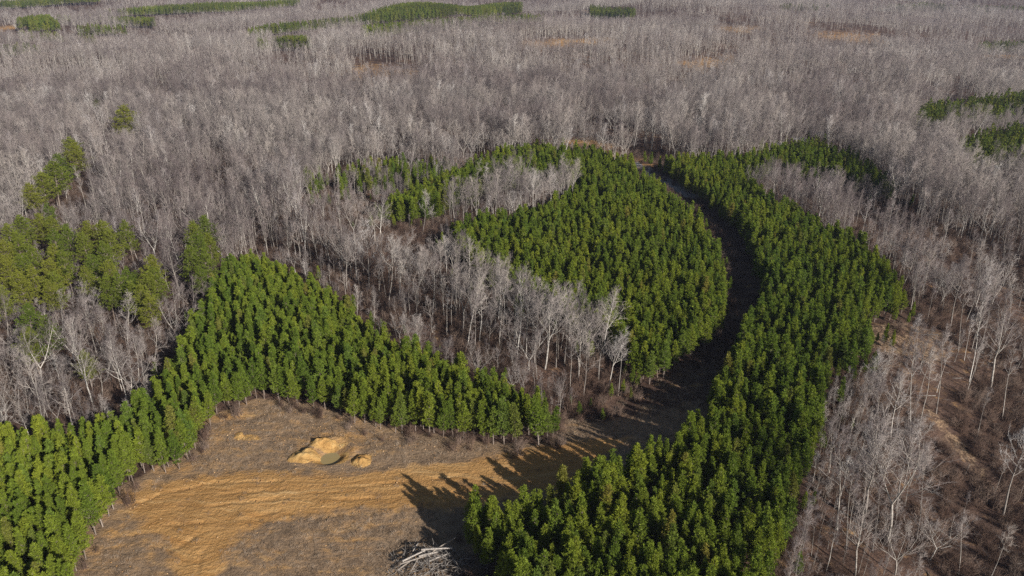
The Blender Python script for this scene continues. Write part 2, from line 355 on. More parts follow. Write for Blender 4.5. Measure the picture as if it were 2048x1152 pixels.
# ------------------------------------------------------------------ geometry of plants (numpy lists of triangles)
class Tris:
    def __init__(s): s.V = []; s.F = []; s.n = 0
    def addv(s, V, F):
        s.V.append(np.asarray(V, np.float32)); s.F.append(np.asarray(F, np.int32) + s.n); s.n += len(V)
    def tube(s, P, Rd, k=4):
        P = np.asarray(P, float); m = len(P); V = []
        T = np.gradient(P, axis=0); T /= np.linalg.norm(T, axis=1)[:, None] + 1e-9
        ref = np.array([1.0, 0, 0]) if abs(T[0][0]) < .8 else np.array([0, 1.0, 0])
        for i in range(m):
            a = np.cross(T[i], ref); a /= np.linalg.norm(a) + 1e-9; b = np.cross(T[i], a)
            for j in range(k):
                an = 2 * math.pi * j / k; V.append(P[i] + Rd[i] * (math.cos(an) * a + math.sin(an) * b))
        F = []
        for i in range(m - 1):
            for j in range(k):
                a0 = i * k + j; a1 = i * k + (j + 1) % k; F += [(a0, a1, a1 + k), (a0, a1 + k, a0 + k)]
        s.addv(V, F)
    def cones(s, P0, P1, r):             # many 3-sided tapered twigs at once
        P0 = np.asarray(P0, float); P1 = np.asarray(P1, float); n_ = len(P0)
        D = P1 - P0; D /= np.linalg.norm(D, axis=1)[:, None] + 1e-9
        ref = np.where(np.abs(D[:, :1]) < .8, np.array([[1.0, 0, 0]]), np.array([[0, 1.0, 0]]))
        a = np.cross(D, ref); a /= np.linalg.norm(a, axis=1)[:, None]; b = np.cross(D, a); r = np.asarray(r).reshape(-1, 1)
        V = np.stack([P0 + r * a, P0 + r * (-.5 * a + .87 * b), P0 + r * (-.5 * a - .87 * b), P1], 1).reshape(-1, 3)
        i = np.arange(n_)[:, None] * 4
        F = np.concatenate([i + [0, 1, 3], i + [1, 2, 3], i + [2, 0, 3]], 0); s.addv(V, F)
    def blades(s, P0, P1, wd):           # flat needle bundles
        P0 = np.asarray(P0, float); P1 = np.asarray(P1, float); D = P1 - P0
        q = rng.normal(size=P0.shape); a = np.cross(D, q); a /= np.linalg.norm(a, axis=1)[:, None] + 1e-9
        wd = np.asarray(wd).reshape(-1, 1); mid = P0 + D * .55
        V = np.stack([P0, mid + a * wd, P1, mid - a * wd], 1).reshape(-1, 3); i = np.arange(len(P0))[:, None] * 4
        s.addv(V, np.concatenate([i + [0, 1, 2], i + [0, 2, 3]], 0))
    def arr(s): return (np.concatenate(s.V), np.concatenate(s.F)) if s.V else (np.zeros((0, 3)), np.zeros((0, 3), int))

def unit(v): v = np.asarray(v, float); return v / (np.linalg.norm(v) + 1e-9)

def pathway(p, d, L, n_, bend, wob, rg):
    P = [np.array(p, float)]; d = unit(d)
    for i in range(n_):
        d = unit(d + np.array([0, 0, bend]) + rg.normal(size=3) * wob); P.append(P[-1] + d * L / n_)
    return np.array(P)

def hardwood(seed, H, kind='tall', lod=0):
    rg = np.random.default_rng(seed); T = Tris(); C = Tris()
    r0 = H * (.0085 if kind != 'thin' else .0055)
    cb = {'tall': .45, 'spread': .25, 'thin': .62, 'fork': .38}[kind]
    spread = {'tall': .27, 'spread': .42, 'thin': .12, 'fork': .33}[kind]
    leaders = []
    if kind in ('fork', 'spread'):
        P = pathway((0, 0, -.5), (rg.normal() * .05, rg.normal() * .05, 1), H * cb + .5, 4, .05, .04, rg)
        T.tube(P, np.linspace(r0 * 1.25, r0, 5), 6 if not lod else 4)
        nl = 2 if kind == 'fork' else 3; a0 = rg.uniform(0, 6.28)
        for k in range(nl):
            a = a0 + 6.28 * k / nl + rg.normal() * .3; t_ = .45 if kind == 'fork' else .7
            Q = pathway(P[-1], (math.cos(a) * t_, math.sin(a) * t_, 1), H * (1 - cb) * .93, 5, .12, .07, rg)
            T.tube(Q, np.linspace(r0 * .78, r0 * .12, 6), 5 if not lod else 3); leaders.append((Q, 0.08, r0 * .7))
    else:
        P = pathway((0, 0, -.5), (rg.normal() * .04, rg.normal() * .04, 1), H * .97 + .5, 9, .03, .035, rg)
        T.tube(P, r0 * (1.15 - np.linspace(0, 1, 10) ** .9 * 1.08), 6 if not lod else 4); leaders.append((P, cb, r0))
    E0 = []; E1 = []; ER = []
    nl = {'tall': 17, 'spread': 11, 'thin': 9, 'fork': 12}[kind]
    nb, ntw = (6, 10)
    if lod: nl = max(5, nl // 2); nb, ntw = 4, 6
    for (Q, c0, rr) in leaders:
        m = len(Q) - 1
        for k in range(nl):
            u = c0 + (1 - c0) * ((k + rg.uniform(0, .9)) / nl); u = min(u, .985)
            i = min(int(u * m), m - 1); p = Q[i] + (Q[i + 1] - Q[i]) * (u * m - i)
            v = (u - c0) / (1 - c0)
            L = H * spread * (1.12 - .75 * v) * rg.uniform(.65, 1.15); L = max(L, H * .07)
            a = k * 2.4 + rg.uniform(-.5, .5); el = .55 + .7 * v + rg.normal() * .15
            d = (math.cos(a) * math.cos(el), math.sin(a) * math.cos(el), math.sin(el))
            B = pathway(p, d, L, 4, .13, .12, rg); rl = rr * .38 * (1 - .6 * v)
            T.tube(B, np.linspace(rl, .025, 5), 3)
            for j in range(nb):
                w_ = .25 + .75 * (j + rg.uniform(0, 1)) / nb; w_ = min(w_, .99)
                i2 = min(int(w_ * 4), 3); q = B[i2] + (B[i2 + 1] - B[i2]) * (w_ * 4 - i2)
                dd = unit(unit(B[i2 + 1] - B[i2]) + rg.normal(size=3) * .75 + np.array([0, 0, .3])); L2 = L * rg.uniform(.25, .5) + .5
                e = q + dd * L2; E0.append(q); E1.append(e); ER.append(.032 if not lod else .05)
                for t in range(ntw):
                    f = rg.uniform(.15, 1); s0 = q + dd * L2 * f; d3 = unit(dd + rg.normal(size=3) * .7 + np.array([0, 0, .25]))
                    E0.append(s0); E1.append(s0 + d3 * rg.uniform(.6, 1.5) * (H / 22)); ER.append(.0165 if not lod else .04)
    C.cones(E0, E1, ER)
    return T, C

def pine(seed, H, lod=0, old=False):
    rg = np.random.default_rng(seed); T = Tris(); C = Tris()
    cb = .20 if not old else .34
    P = pathway((0, 0, -.4), (rg.normal() * .03, rg.normal() * .03, 1), H * .97 + .4, 6, .04, .02, rg)
    T.tube(P, np.linspace(H * .0105, .03, 7), 5 if not lod else 3)
    def onpole(z):
        t = np.clip((z + .4) / (H * .97 + .4), 0, .999) * 6; i = int(t); return P[i] + (P[i + 1] - P[i]) * (t - i)
    P0 = []; P1 = []; W = []
    def tuft(c, d, size):
        n_ = 11 if not lod else 5
        q = unit(d)[None, :] * .95 + rg.normal(size=(n_, 3)) * .50; q /= np.linalg.norm(q, axis=1)[:, None]
        P0.append(np.repeat(c[None, :], n_, 0)); P1.append(c + q * size * rg.uniform(.6, 1.1, (n_, 1))); W.append(np.full(n_, size * (.085 if not lod else .21)))
    nw = (16 if not old else 12) if not lod else 8
    rmax = H * (.188 if not old else .205)
    for k in range(nw):
        v = (k + .3) / nw; z = H * (cb + (1 - cb) * .95 * v)
        prof = (math.sin(math.pi * min(1, (v * .74 + .30))) ** .9) if old else (1 - v) ** .68 * min(1, .6 + 2.2 * v)
        nbr = int(rg.integers(5, 8)) if not lod else 4
        if v > .8: nbr = 4
        a0 = rg.uniform(0, 6.28)
        for j in range(nbr):
            a = a0 + 6.28 * j / nbr + rg.normal() * .25
            L = max(.35, rmax * prof * rg.uniform(.5, 1.3)); el = .30 + .75 * v + rg.normal() * .12 if not old else .15 + .7 * v + rg.normal() * .2
            d = (math.cos(a) * math.cos(el), math.sin(a) * math.cos(el), math.sin(el))
            p = onpole(z + rg.normal() * .15)
            B = pathway(p, d, L, 3, .16, .08, rg)
            if not lod or old: T.tube(B, np.linspace(.035 if not old else .06, .015, 4), 3)
            nt_ = 3 + int(L / .42) if not lod else 2 + int(L / .9)
            if old and not lod: nt_ = 4 + int(L / .38)
            for t in range(nt_):
                f = .25 + .75 * (t + 1) / nt_; i2 = min(int(f * 3), 2); q = B[i2] + (B[i2 + 1] - B[i2]) * min(1, f * 3 - i2)
                off = rg.normal(size=3) * (.2 if t < nt_ - 1 else .02) * (1 if not old else 2.2); off[2] = abs(off[2]) * .6
                tuft(q + off, unit(B[-1] - B[0]) * .5 + np.array([0, 0, .75]), (.50 if not old else .60) * (1.25 if lod else 1) * rg.uniform(.8, 1.2))
    top = onpole(H * .95)
    for q in range(3): tuft(top + np.array([0, 0, -.2 + .25 * q]), np.array([0, 0, 1.0]), .5)
    if not old and not lod:                                   # dead lower twigs
        A = []; Bq = []
        for k in range(16):
            z = H * rg.uniform(.08, cb); p = onpole(z); a = rg.uniform(0, 6.28); A.append(p); Bq.append(p + np.array([math.cos(a), math.sin(a), rg.uniform(-.1, .4)]) * rg.uniform(.4, 1.1))
        T.cones(A, Bq, [.018] * 16)
    C.blades(np.concatenate(P0), np.concatenate(P1), np.concatenate(W))
    return T, C

def brush(seed, Hh, n_=46, wide=1.0, lod=0):
    rg = np.random.default_rng(seed); C = Tris(); A = []; B = []; Rr = []
    for k in range(n_):
        a = rg.uniform(0, 6.28); r_ = rg.uniform(0, .7) * wide; p = np.array([math.cos(a) * r_, math.sin(a) * r_, -.05])
        d = unit((rg.normal() * .35, rg.normal() * .35, 1)); L = Hh * rg.uniform(.5, 1); e = p + d * L
        A.append(p); B.append(e); Rr.append(.022 if not lod else .04)
        for t in range(5):
            q = p + d * L * rg.uniform(.3, .95); A.append(q); B.append(q + unit(d + rg.normal(size=3) * .8) * rg.uniform(.2, .6) * Hh * .5); Rr.append(.013 if not lod else .03)
    C.cones(A, B, Rr); return Tris(), C

def tuftgrass(seed):
    rg = np.random.default_rng(seed); C = Tris(); n_ = 26
    p = rg.normal(size=(n_, 3)) * [.35, .35, 0]; q = p + np.stack([rg.normal(size=n_) * .2, rg.normal(size=n_) * .2, rg.uniform(.25, .7, n_)], 1)
    C.cones(p - [0, 0, .05], q, [.02] * n_); return Tris(), C

def fallen(seed, L):
    rg = np.random.default_rng(seed); T = Tris(); A = []; B = []; Rr = []
    P = pathway((-L / 2, 0, .15), (1, rg.normal() * .1, .02), L, 4, 0, .07, rg); P[:, 2] = np.abs(P[:, 2]) * .5 + .1
    T.tube(P, np.linspace(.12, .03, 5) * L / 6, 4)
    for k in range(14):
        i = rg.integers(1, 4); q = P[i] + (P[i + 1] - P[i]) * rg.uniform(); d = unit((1, rg.normal() * 1.1, abs(rg.normal()) * .4)); A.append(q); B.append(q + d * rg.uniform(.8, 2.4)); Rr.append(.03)
    T.cones(A, B, Rr); return T, Tris()

def pack(name, TC, mt, mc):
    (Vt, Ft), (Vc, Fc) = TC[0].arr(), TC[1].arr()
    d = {}
    if len(Ft): d['trunk'] = mesh_from(name + ' trunk', Vt, Ft, [mt])
    if len(Fc): d['crown'] = mesh_from(name + ' crown', Vc, Fc, [mc])
    if len(Ft) and len(Fc):
        d['all'] = mesh_from(name, np.concatenate([Vt, Vc]), np.concatenate([Ft, Fc + len(Vt)]), [mt, mc], matidx=[0] * len(Ft) + [1] * len(Fc))
    else: d['all'] = d.get('trunk') or d.get('crown')
    return d

HW_KINDS = ['tall', 'tall', 'spread', 'fork', 'thin', 'tall', 'fork', 'thin', 'spread', 'thin']
HW = [pack('bare tree', hardwood(100 + i, 22, k), M['bark'], M['twig']) for i, k in enumerate(HW_KINDS)]
HWL = [pack('far bare tree', hardwood(200 + i, 22, k, 1), M['bark'], M['twig']) for i, k in enumerate(HW_KINDS[:7])]
PN = [pack('young pine', pine(300 + i, 10), M['bark_pine'], M['needle']) for i in range(8)]
PNL = [pack('far young pine', pine(320 + i, 10, 1), M['bark_pine'], M['needle3']) for i in range(4)]
PO = [pack('old pine', pine(340 + i, 20, 0, True), M['bark_pine'], M['needle2']) for i in range(6)]
BR = [pack('brush', brush(400 + i, 2.2), M['brush'], M['brush']) for i in range(5)]
GR = [pack('dry grass', tuftgrass(420 + i), M['grass'], M['grass']) for i in range(4)]
FL = [pack('fallen wood', fallen(440 + i, 5 + i), M['deadwood'], M['deadwood']) for i in range(4)]

# ------------------------------------------------------------------ instanced masses
def gn_group():
    g = bpy.data.node_groups.new('scatter', 'GeometryNodeTree')
    g.interface.new_socket('Geometry', in_out='INPUT', socket_type='NodeSocketGeometry')
    g.interface.new_socket('Collection', in_out='INPUT', socket_type='NodeSocketCollection')
    g.interface.new_socket('Geometry', in_out='OUTPUT', socket_type='NodeSocketGeometry')
    n = g.nodes; l = g.links
    gi = n.new('NodeGroupInput'); go = n.new('NodeGroupOutput')
    ci = n.new('GeometryNodeCollectionInfo'); ci.inputs['Separate Children'].default_value = True; ci.inputs['Reset Children'].default_value = True
    l.new(gi.outputs[1], ci.inputs['Collection'])
    ip = n.new('GeometryNodeInstanceOnPoints'); ip.inputs['Pick Instance'].default_value = True
    l.new(gi.outputs[0], ip.inputs['Points']); l.new(ci.outputs[0], ip.inputs['Instance'])
    def na(nm, ty):
        a = n.new('GeometryNodeInputNamedAttribute'); a.data_type = ty; a.inputs[0].default_value = nm; return a.outputs[0]
    l.new(na('pick', 'INT'), ip.inputs['Instance Index'])
    er = n.new('FunctionNodeEulerToRotation'); l.new(na('rot', 'FLOAT_VECTOR'), er.inputs[0]); l.new(er.outputs[0], ip.inputs['Rotation'])
    l.new(na('scl', 'FLOAT_VECTOR'), ip.inputs['Scale']); l.new(ip.outputs[0], go.inputs[0])
    return g
GN = gn_group()

def scatter(name, packs, P, pick, scl, label=None, cat=None, tilt=.05):
    c = bpy.data.collections.new(name + ' shapes')
    for i, pk in enumerate(packs):
        o = bpy.data.objects.new('%s_%02d' % (name, i), pk['all']); c.objects.link(o)
    n_ = len(P); me = bpy.data.meshes.new(name); me.vertices.add(n_); me.vertices.foreach_set('co', np.asarray(P, np.float32).ravel())
    a = me.attributes.new('pick', 'INT', 'POINT'); a.data.foreach_set('value', np.asarray(pick, np.int32))
    rot = np.stack([rng.normal(size=n_) * tilt, rng.normal(size=n_) * tilt, rng.uniform(0, 6.283, n_)], 1)
    a = me.attributes.new('rot', 'FLOAT_VECTOR', 'POINT'); a.data.foreach_set('vector', rot.astype(np.float32).ravel())
    scl = np.asarray(scl); scl = np.stack([scl] * 3, 1) if scl.ndim == 1 else scl
    a = me.attributes.new('scl', 'FLOAT_VECTOR', 'POINT'); a.data.foreach_set('vector', scl.astype(np.float32).ravel())
    o = bpy.data.objects.new(name, me); COL.objects.link(o)
    m_ = o.modifiers.new('scatter', 'NODES'); m_.node_group = GN
    for it in GN.interface.items_tree:
        if it.item_type == 'SOCKET' and it.in_out == 'INPUT' and it.name == 'Collection': m_[it.identifier] = c
    tag(o, label, cat, kind='stuff'); return o

def grid(x0, x1, y0, y1, sp, jit):
    ys = np.arange(y0, y1, sp * .87); P = []
    for k, y in enumerate(ys):
        x = np.arange(x0, x1, sp) + (sp / 2 if k % 2 else 0)
        P.append(np.stack([x, np.full(x.shape, y)], 1))
    P = np.concatenate(P); return P + rng.uniform(-jit, jit, P.shape)

def thing(name, pk, loc, rot, scl, parts=('trunk', 'crown')):
    e = bpy.data.objects.new(name, None); COL.objects.link(e); e.empty_display_size = .5
    e.location = loc; e.rotation_euler = rot; e.scale = scl if hasattr(scl, '__len__') else (scl,) * 3
    for p in parts:
        if p in pk:
            c = bpy.data.objects.new(p, pk[p]); COL.objects.link(c); c.parent = e
    return e

ORD = ['', 'first', 'second', 'third', 'fourth', 'fifth', 'sixth', 'seventh', 'eighth', 'ninth', 'tenth', 'eleventh', 'twelfth', 'thirteenth', 'fourteenth', 'fifteenth', 'sixteenth',
       'seventeenth', 'eighteenth', 'nineteenth', 'twentieth']

# ---- plantation pines
PP = []
for st, sp in ((ST_A, 2.6), (ST_B, 2.65), (ST_C, 2.65), (ST_D, 3.3), (ST_E, 3.3)):
    a = np.array(st); g = grid(a[:, 0].min(), a[:, 0].max(), a[:, 1].min(), a[:, 1].max(), sp, sp * .32)
    s_ = sdist(st, g[:, 0], g[:, 1]); g = g[(s_ > .3 + 2.2 * (vnoise(g[:, 0], g[:, 1], 5, 23) - .35)) & (rng.uniform(size=len(g)) > .05 + .12 * (vnoise(g[:, 0], g[:, 1], 7, 24) > .78))]; PP.append(g)
g = grid(-140, 0, 240, 420, 4.2, 1.6); g = g[inpoly(ST_J, g[:, 0], g[:, 1]) & (rng.uniform(size=len(g)) < .5)]; PP.append(g)
for st in (ST_A, ST_B, ST_C):                      # stragglers seeding out of the stand edges
    a = np.array(st); g = grid(a[:, 0].min() - 9, a[:, 0].max() + 9, max(90, a[:, 1].min() - 9), a[:, 1].max() + 9, 2.2, .9); s_ = sdist(st, g[:, 0], g[:, 1])
    STRAG = g[(s_ < -.6) & (s_ > -9) & (rng.uniform(size=len(g)) < .22 * np.exp(s_ / 4)) & (sdist(CLEAR, g[:, 0], g[:, 1]) < 1.5)]; PP.append(STRAG)
PP = np.concatenate(PP); PP = PP[np.hypot(PP[:, 0], PP[:, 1]) > 55]
extra = np.array([at(*p) for p in ((1160, 835), (1205, 845), (1180, 815), (1142, 812), (1262, 800), (1245, 790), (705, 640), (960, 735), (985, 740), (1010, 762), (880, 700), (400, 585),
                                   (1815, 650), (1740, 640), (1640, 860), (1645, 905), (1395, 322), (1300, 335), (1290, 330))]); PP = np.concatenate([PP, extra])
dst_ = np.hypot(PP[:, 0], PP[:, 1]); PZ = hgt(PP[:, 0], PP[:, 1]); PH = rng.normal(10.2, 1.15, len(PP)) * (.93 + .14 * vnoise(PP[:, 0], PP[:, 1], 14, 21))
PH *= 1 + .3 * sstep(400, 520, dst_) * (PP[:, 0] > 150)
PH *= np.where((np.max([sdist(q, PP[:, 0], PP[:, 1]) for q in (ST_A, ST_B, ST_C)], 0) < -.55) & (PP[:, 1] < 330), rng.uniform(.3, .75, len(PP)), 1)
PH[-len(extra):] *= rng.uniform(.5, .9, len(extra))
PWD = rng.uniform(.82, 1.2, len(PP))
for q in (ST_A, ST_B, ST_C):                       # fuller crowns on the lit outer rows
    s_ = sdist(q, PP[:, 0], PP[:, 1]); PWD = np.where((s_ > 0) & (s_ < 3), PWD * 1.12, PWD)
px, py, dep = project(np.stack([PP[:, 0], PP[:, 1], PZ + PH * .6], 1))
vis = (px > 15) & (px < 2033) & (py > 10) & (py < 1135) & (dep > 0)
score = np.where(vis, dep / PH, 1e9); order = np.argsort(score)[:300]
solo = np.zeros(len(PP), bool); solo[order] = True

sA = sdist(ST_A, PP[:, 0], PP[:, 1]); sC = sdist(ST_C, PP[:, 0], PP[:, 1]); sclr = sdist(CLEAR, PP[:, 0], PP[:, 1])
def third(x, a, b, names): return names[0] if x < a else names[1] if x < b else names[2]
rows = {}
for i in order:
    x = px[i]; edge = sclr[i] > -3.2
    if sC[i] > 0:
        st = 'bottom centre pine stand' ; key = ('C', edge)
    else:
        st = 'left pine stand'; key = ('L', edge)
    rows.setdefault(key, []).append(i)
lab = {}; grp = {}
for (s_, edge), ids in rows.items():
    ids = sorted(ids, key=lambda i: px[i])
    for k, i in enumerate(ids):
        if edge and s_ == 'L':
            n_ = k + 1
            if n_ <= 20: lab[i] = 'young pine on the clearing edge of the left stand, %s from left' % ORD[n_]
            else:
                m_ = len(ids) - k
                lab[i] = ('young pine on the clearing edge of the left stand, %s from right' % ORD[m_]) if m_ <= 20 else 'young pine mid way along the left stand edge facing the clearing'
            grp[i] = 'young pines lining the clearing'
        elif edge:
            n_ = k + 1
            lab[i] = ('young pine of the bottom stand bordering the shadowed track, %s from left' % ORD[n_]) if n_ <= 20 else 'young green pine bordering the shadowed track, right part of the bottom stand'
            grp[i] = 'young pines bordering the shadowed track'
        elif s_ == 'L':
            lab[i] = 'crowded young pine inside the left stand, ' + third(px[i], 120, 260, ('hard against the left picture border', 'left of the orange clay clearing', 'behind its clearing edge row'))
            grp[i] = 'crowded young pines inside the left stand'
        else:
            lab[i] = 'crowded young pine inside the bottom stand, ' + (third(px[i], 1150, 1400, ('just right of the log pile', 'in the middle of its width', 'near the bare trees on its right'))) + (', lower rows' if py[i] > 1010 else ', upper rows')
            grp[i] = 'crowded young pines inside the bottom stand'
for i in order:
    s = PH[i] / 10
    e = thing('young_pine', PN[int(rng.integers(len(PN)))], (PP[i, 0], PP[i, 1], PZ[i]), (rng.normal() * .02, rng.normal() * .02, rng.uniform(0, 6.28)), (s * PWD[i], s * PWD[i], s))
    tag(e, lab[i], 'pine tree', grp[i])
# far stands
FP = []
for st in FAR:
    a = np.array(st); g = grid(a[:, 0].min(), a[:, 0].max(), a[:, 1].min(), a[:, 1].max(), 5.0, 1.6); FP.append(g[inpoly(st, g[:, 0], g[:, 1])])
FP = np.concatenate(FP)
mk = ~solo; near = np.hypot(PP[:, 0], PP[:, 1]) < 420
pick = np.where(near[mk], rng.integers(0, len(PN), mk.sum()), len(PN) + rng.integers(0, len(PNL), mk.sum()))
P1_ = np.stack([PP[mk, 0], PP[mk, 1], PZ[mk]], 1); s1 = np.stack([PH[mk] / 10 * PWD[mk]] * 2 + [PH[mk] / 10], 1)
P2_ = np.stack([FP[:, 0], FP[:, 1], hgt(FP[:, 0], FP[:, 1])], 1); s2 = np.stack([rng.uniform(1.8, 2.3, len(FP))] * 2 + [rng.uniform(1.35, 1.75, len(FP))], 1)
scatter('pine_plantation', PN + PNL, np.concatenate([P1_, P2_]), np.concatenate([pick, len(PN) + rng.integers(0, len(PNL), len(FP))]), np.concatenate([s1, s2]),
        'dense green pine plantation filling the curved stands across the middle and the far strips', 'pine plantation', .02)

# ---- old pines on the left (crown centre pixel, height)
OLD = [(250, 240, 28), (193, 208, 12), (150, 314, 23), (126, 338, 23), (104, 352, 22), (84, 372, 20), (66, 392, 18), (97, 432, 17), (80, 452, 18), (104, 462, 18), (52, 458, 18), (21, 476, 18), (35, 497, 19), (10, 510, 18),
       (62, 519, 18), (20, 547, 19), (45, 543, 18), (42, 576, 18), (72, 562, 17), (115, 486, 18), (139, 479, 18), (111, 519, 19), (133, 530, 18), (104, 549, 18), (116, 575, 17), (100, 590, 16), (170, 468, 17),
       (174, 495, 18), (208, 470, 19), (222, 488, 19), (257, 470, 18), (208, 513, 18), (194, 537, 18), (180, 560, 16), (216, 555, 18), (215, 581, 17), (243, 578, 18), (264, 595, 17), (298, 545, 19), (313, 564, 18),
       (295, 579, 18), (288, 602, 17), (300, 620, 16), (257, 567, 18), (417, 462, 19), (392, 476, 20), (396, 500, 20), (383, 526, 19), (410, 533, 18), (418, 497, 18), (52, 646, 18), (94, 665, 18), (62, 688, 16),
       (4, 602, 18), (172, 728, 13), (400, 560, 15), (1655, 12, 14), (1255, 24, 14), (1182, 14, 14), (140, 300, 22)]
where = {58 + 1: 'uppermost olive pine crown peeking over the slanting row at the left', 0: 'large olive pine standing alone among bare trees, upper left', 1: 'small dark pine alone among bare trees above the lone large pine', 2: 'tall pine at the upper right end of the slanting olive row',
         3: 'second pine from the top of the slanting olive row at the left', 4: 'middle pine of the slanting olive row at the left', 5: 'second lowest pine of the slanting olive row at the left', 6: 'small pine at the lower end of the slanting olive row',
         50: 'rounded pine at the far left below the big pine grove, left one of its pair', 51: 'rounded pine below the big pine grove, right one of its pair', 52: 'low pine crown under the pair of rounded pines at the far left',
         53: 'pine on the left picture border just below the big grove', 54: 'thin sparse pine behind the branches of the big forked bare tree', 44: 'topmost tall pine above the tip of the left plantation', 55: 'lowest pine of the tall column beside the plantation tip',
         56: 'distant dark pine near the top right', 57: 'distant dark pine right of the far green strips', 58: 'distant pine near the top border right of the far green strips', 38: 'rightmost upper pine of the big left grove', 42: 'lowest pine at the right end of the big left grove',
         26: 'narrow upper pine rising from the middle of the big grove', 30: 'topmost right pine of the big left grove', 7: 'topmost pine of the big left grove'}
OLDP = []
for k, (x, y, h) in enumerate(OLD):
    X, Y = at(x, y, h * .68); OLDP.append((X, Y))
    e = thing('tall_pine', PO[k % len(PO)], (X, Y, float(hgt(X, Y))), (0, 0, rng.uniform(0, 6.28)), (h / 20 * rng.uniform(.95, 1.15) * (1.6 if k == 0 else 1.35 if k < 7 or k == len(OLD) - 1 else 1.05),) * 2 + (h / 20,))
    if k in where: l_, g_ = where[k], 'tall olive pines among the bare trees'
    elif 44 < k < 50: l_, g_ = 'tall pine in the narrow column left of the plantation tip', 'tall pines in the narrow column'
    elif x < 90: l_, g_ = 'tall olive pine in the left third of the big left grove', 'tall pines of the big left grove, left third'
    elif x < 190: l_, g_ = 'tall olive pine in the middle of the big left grove', 'tall pines in the middle of the big left grove'
    else: l_, g_ = 'tall olive pine in the right third of the big left grove', 'tall pines of the big left grove, right third'
    tag(e, l_, 'pine tree', g_)
OLDP = np.array(OLDP)

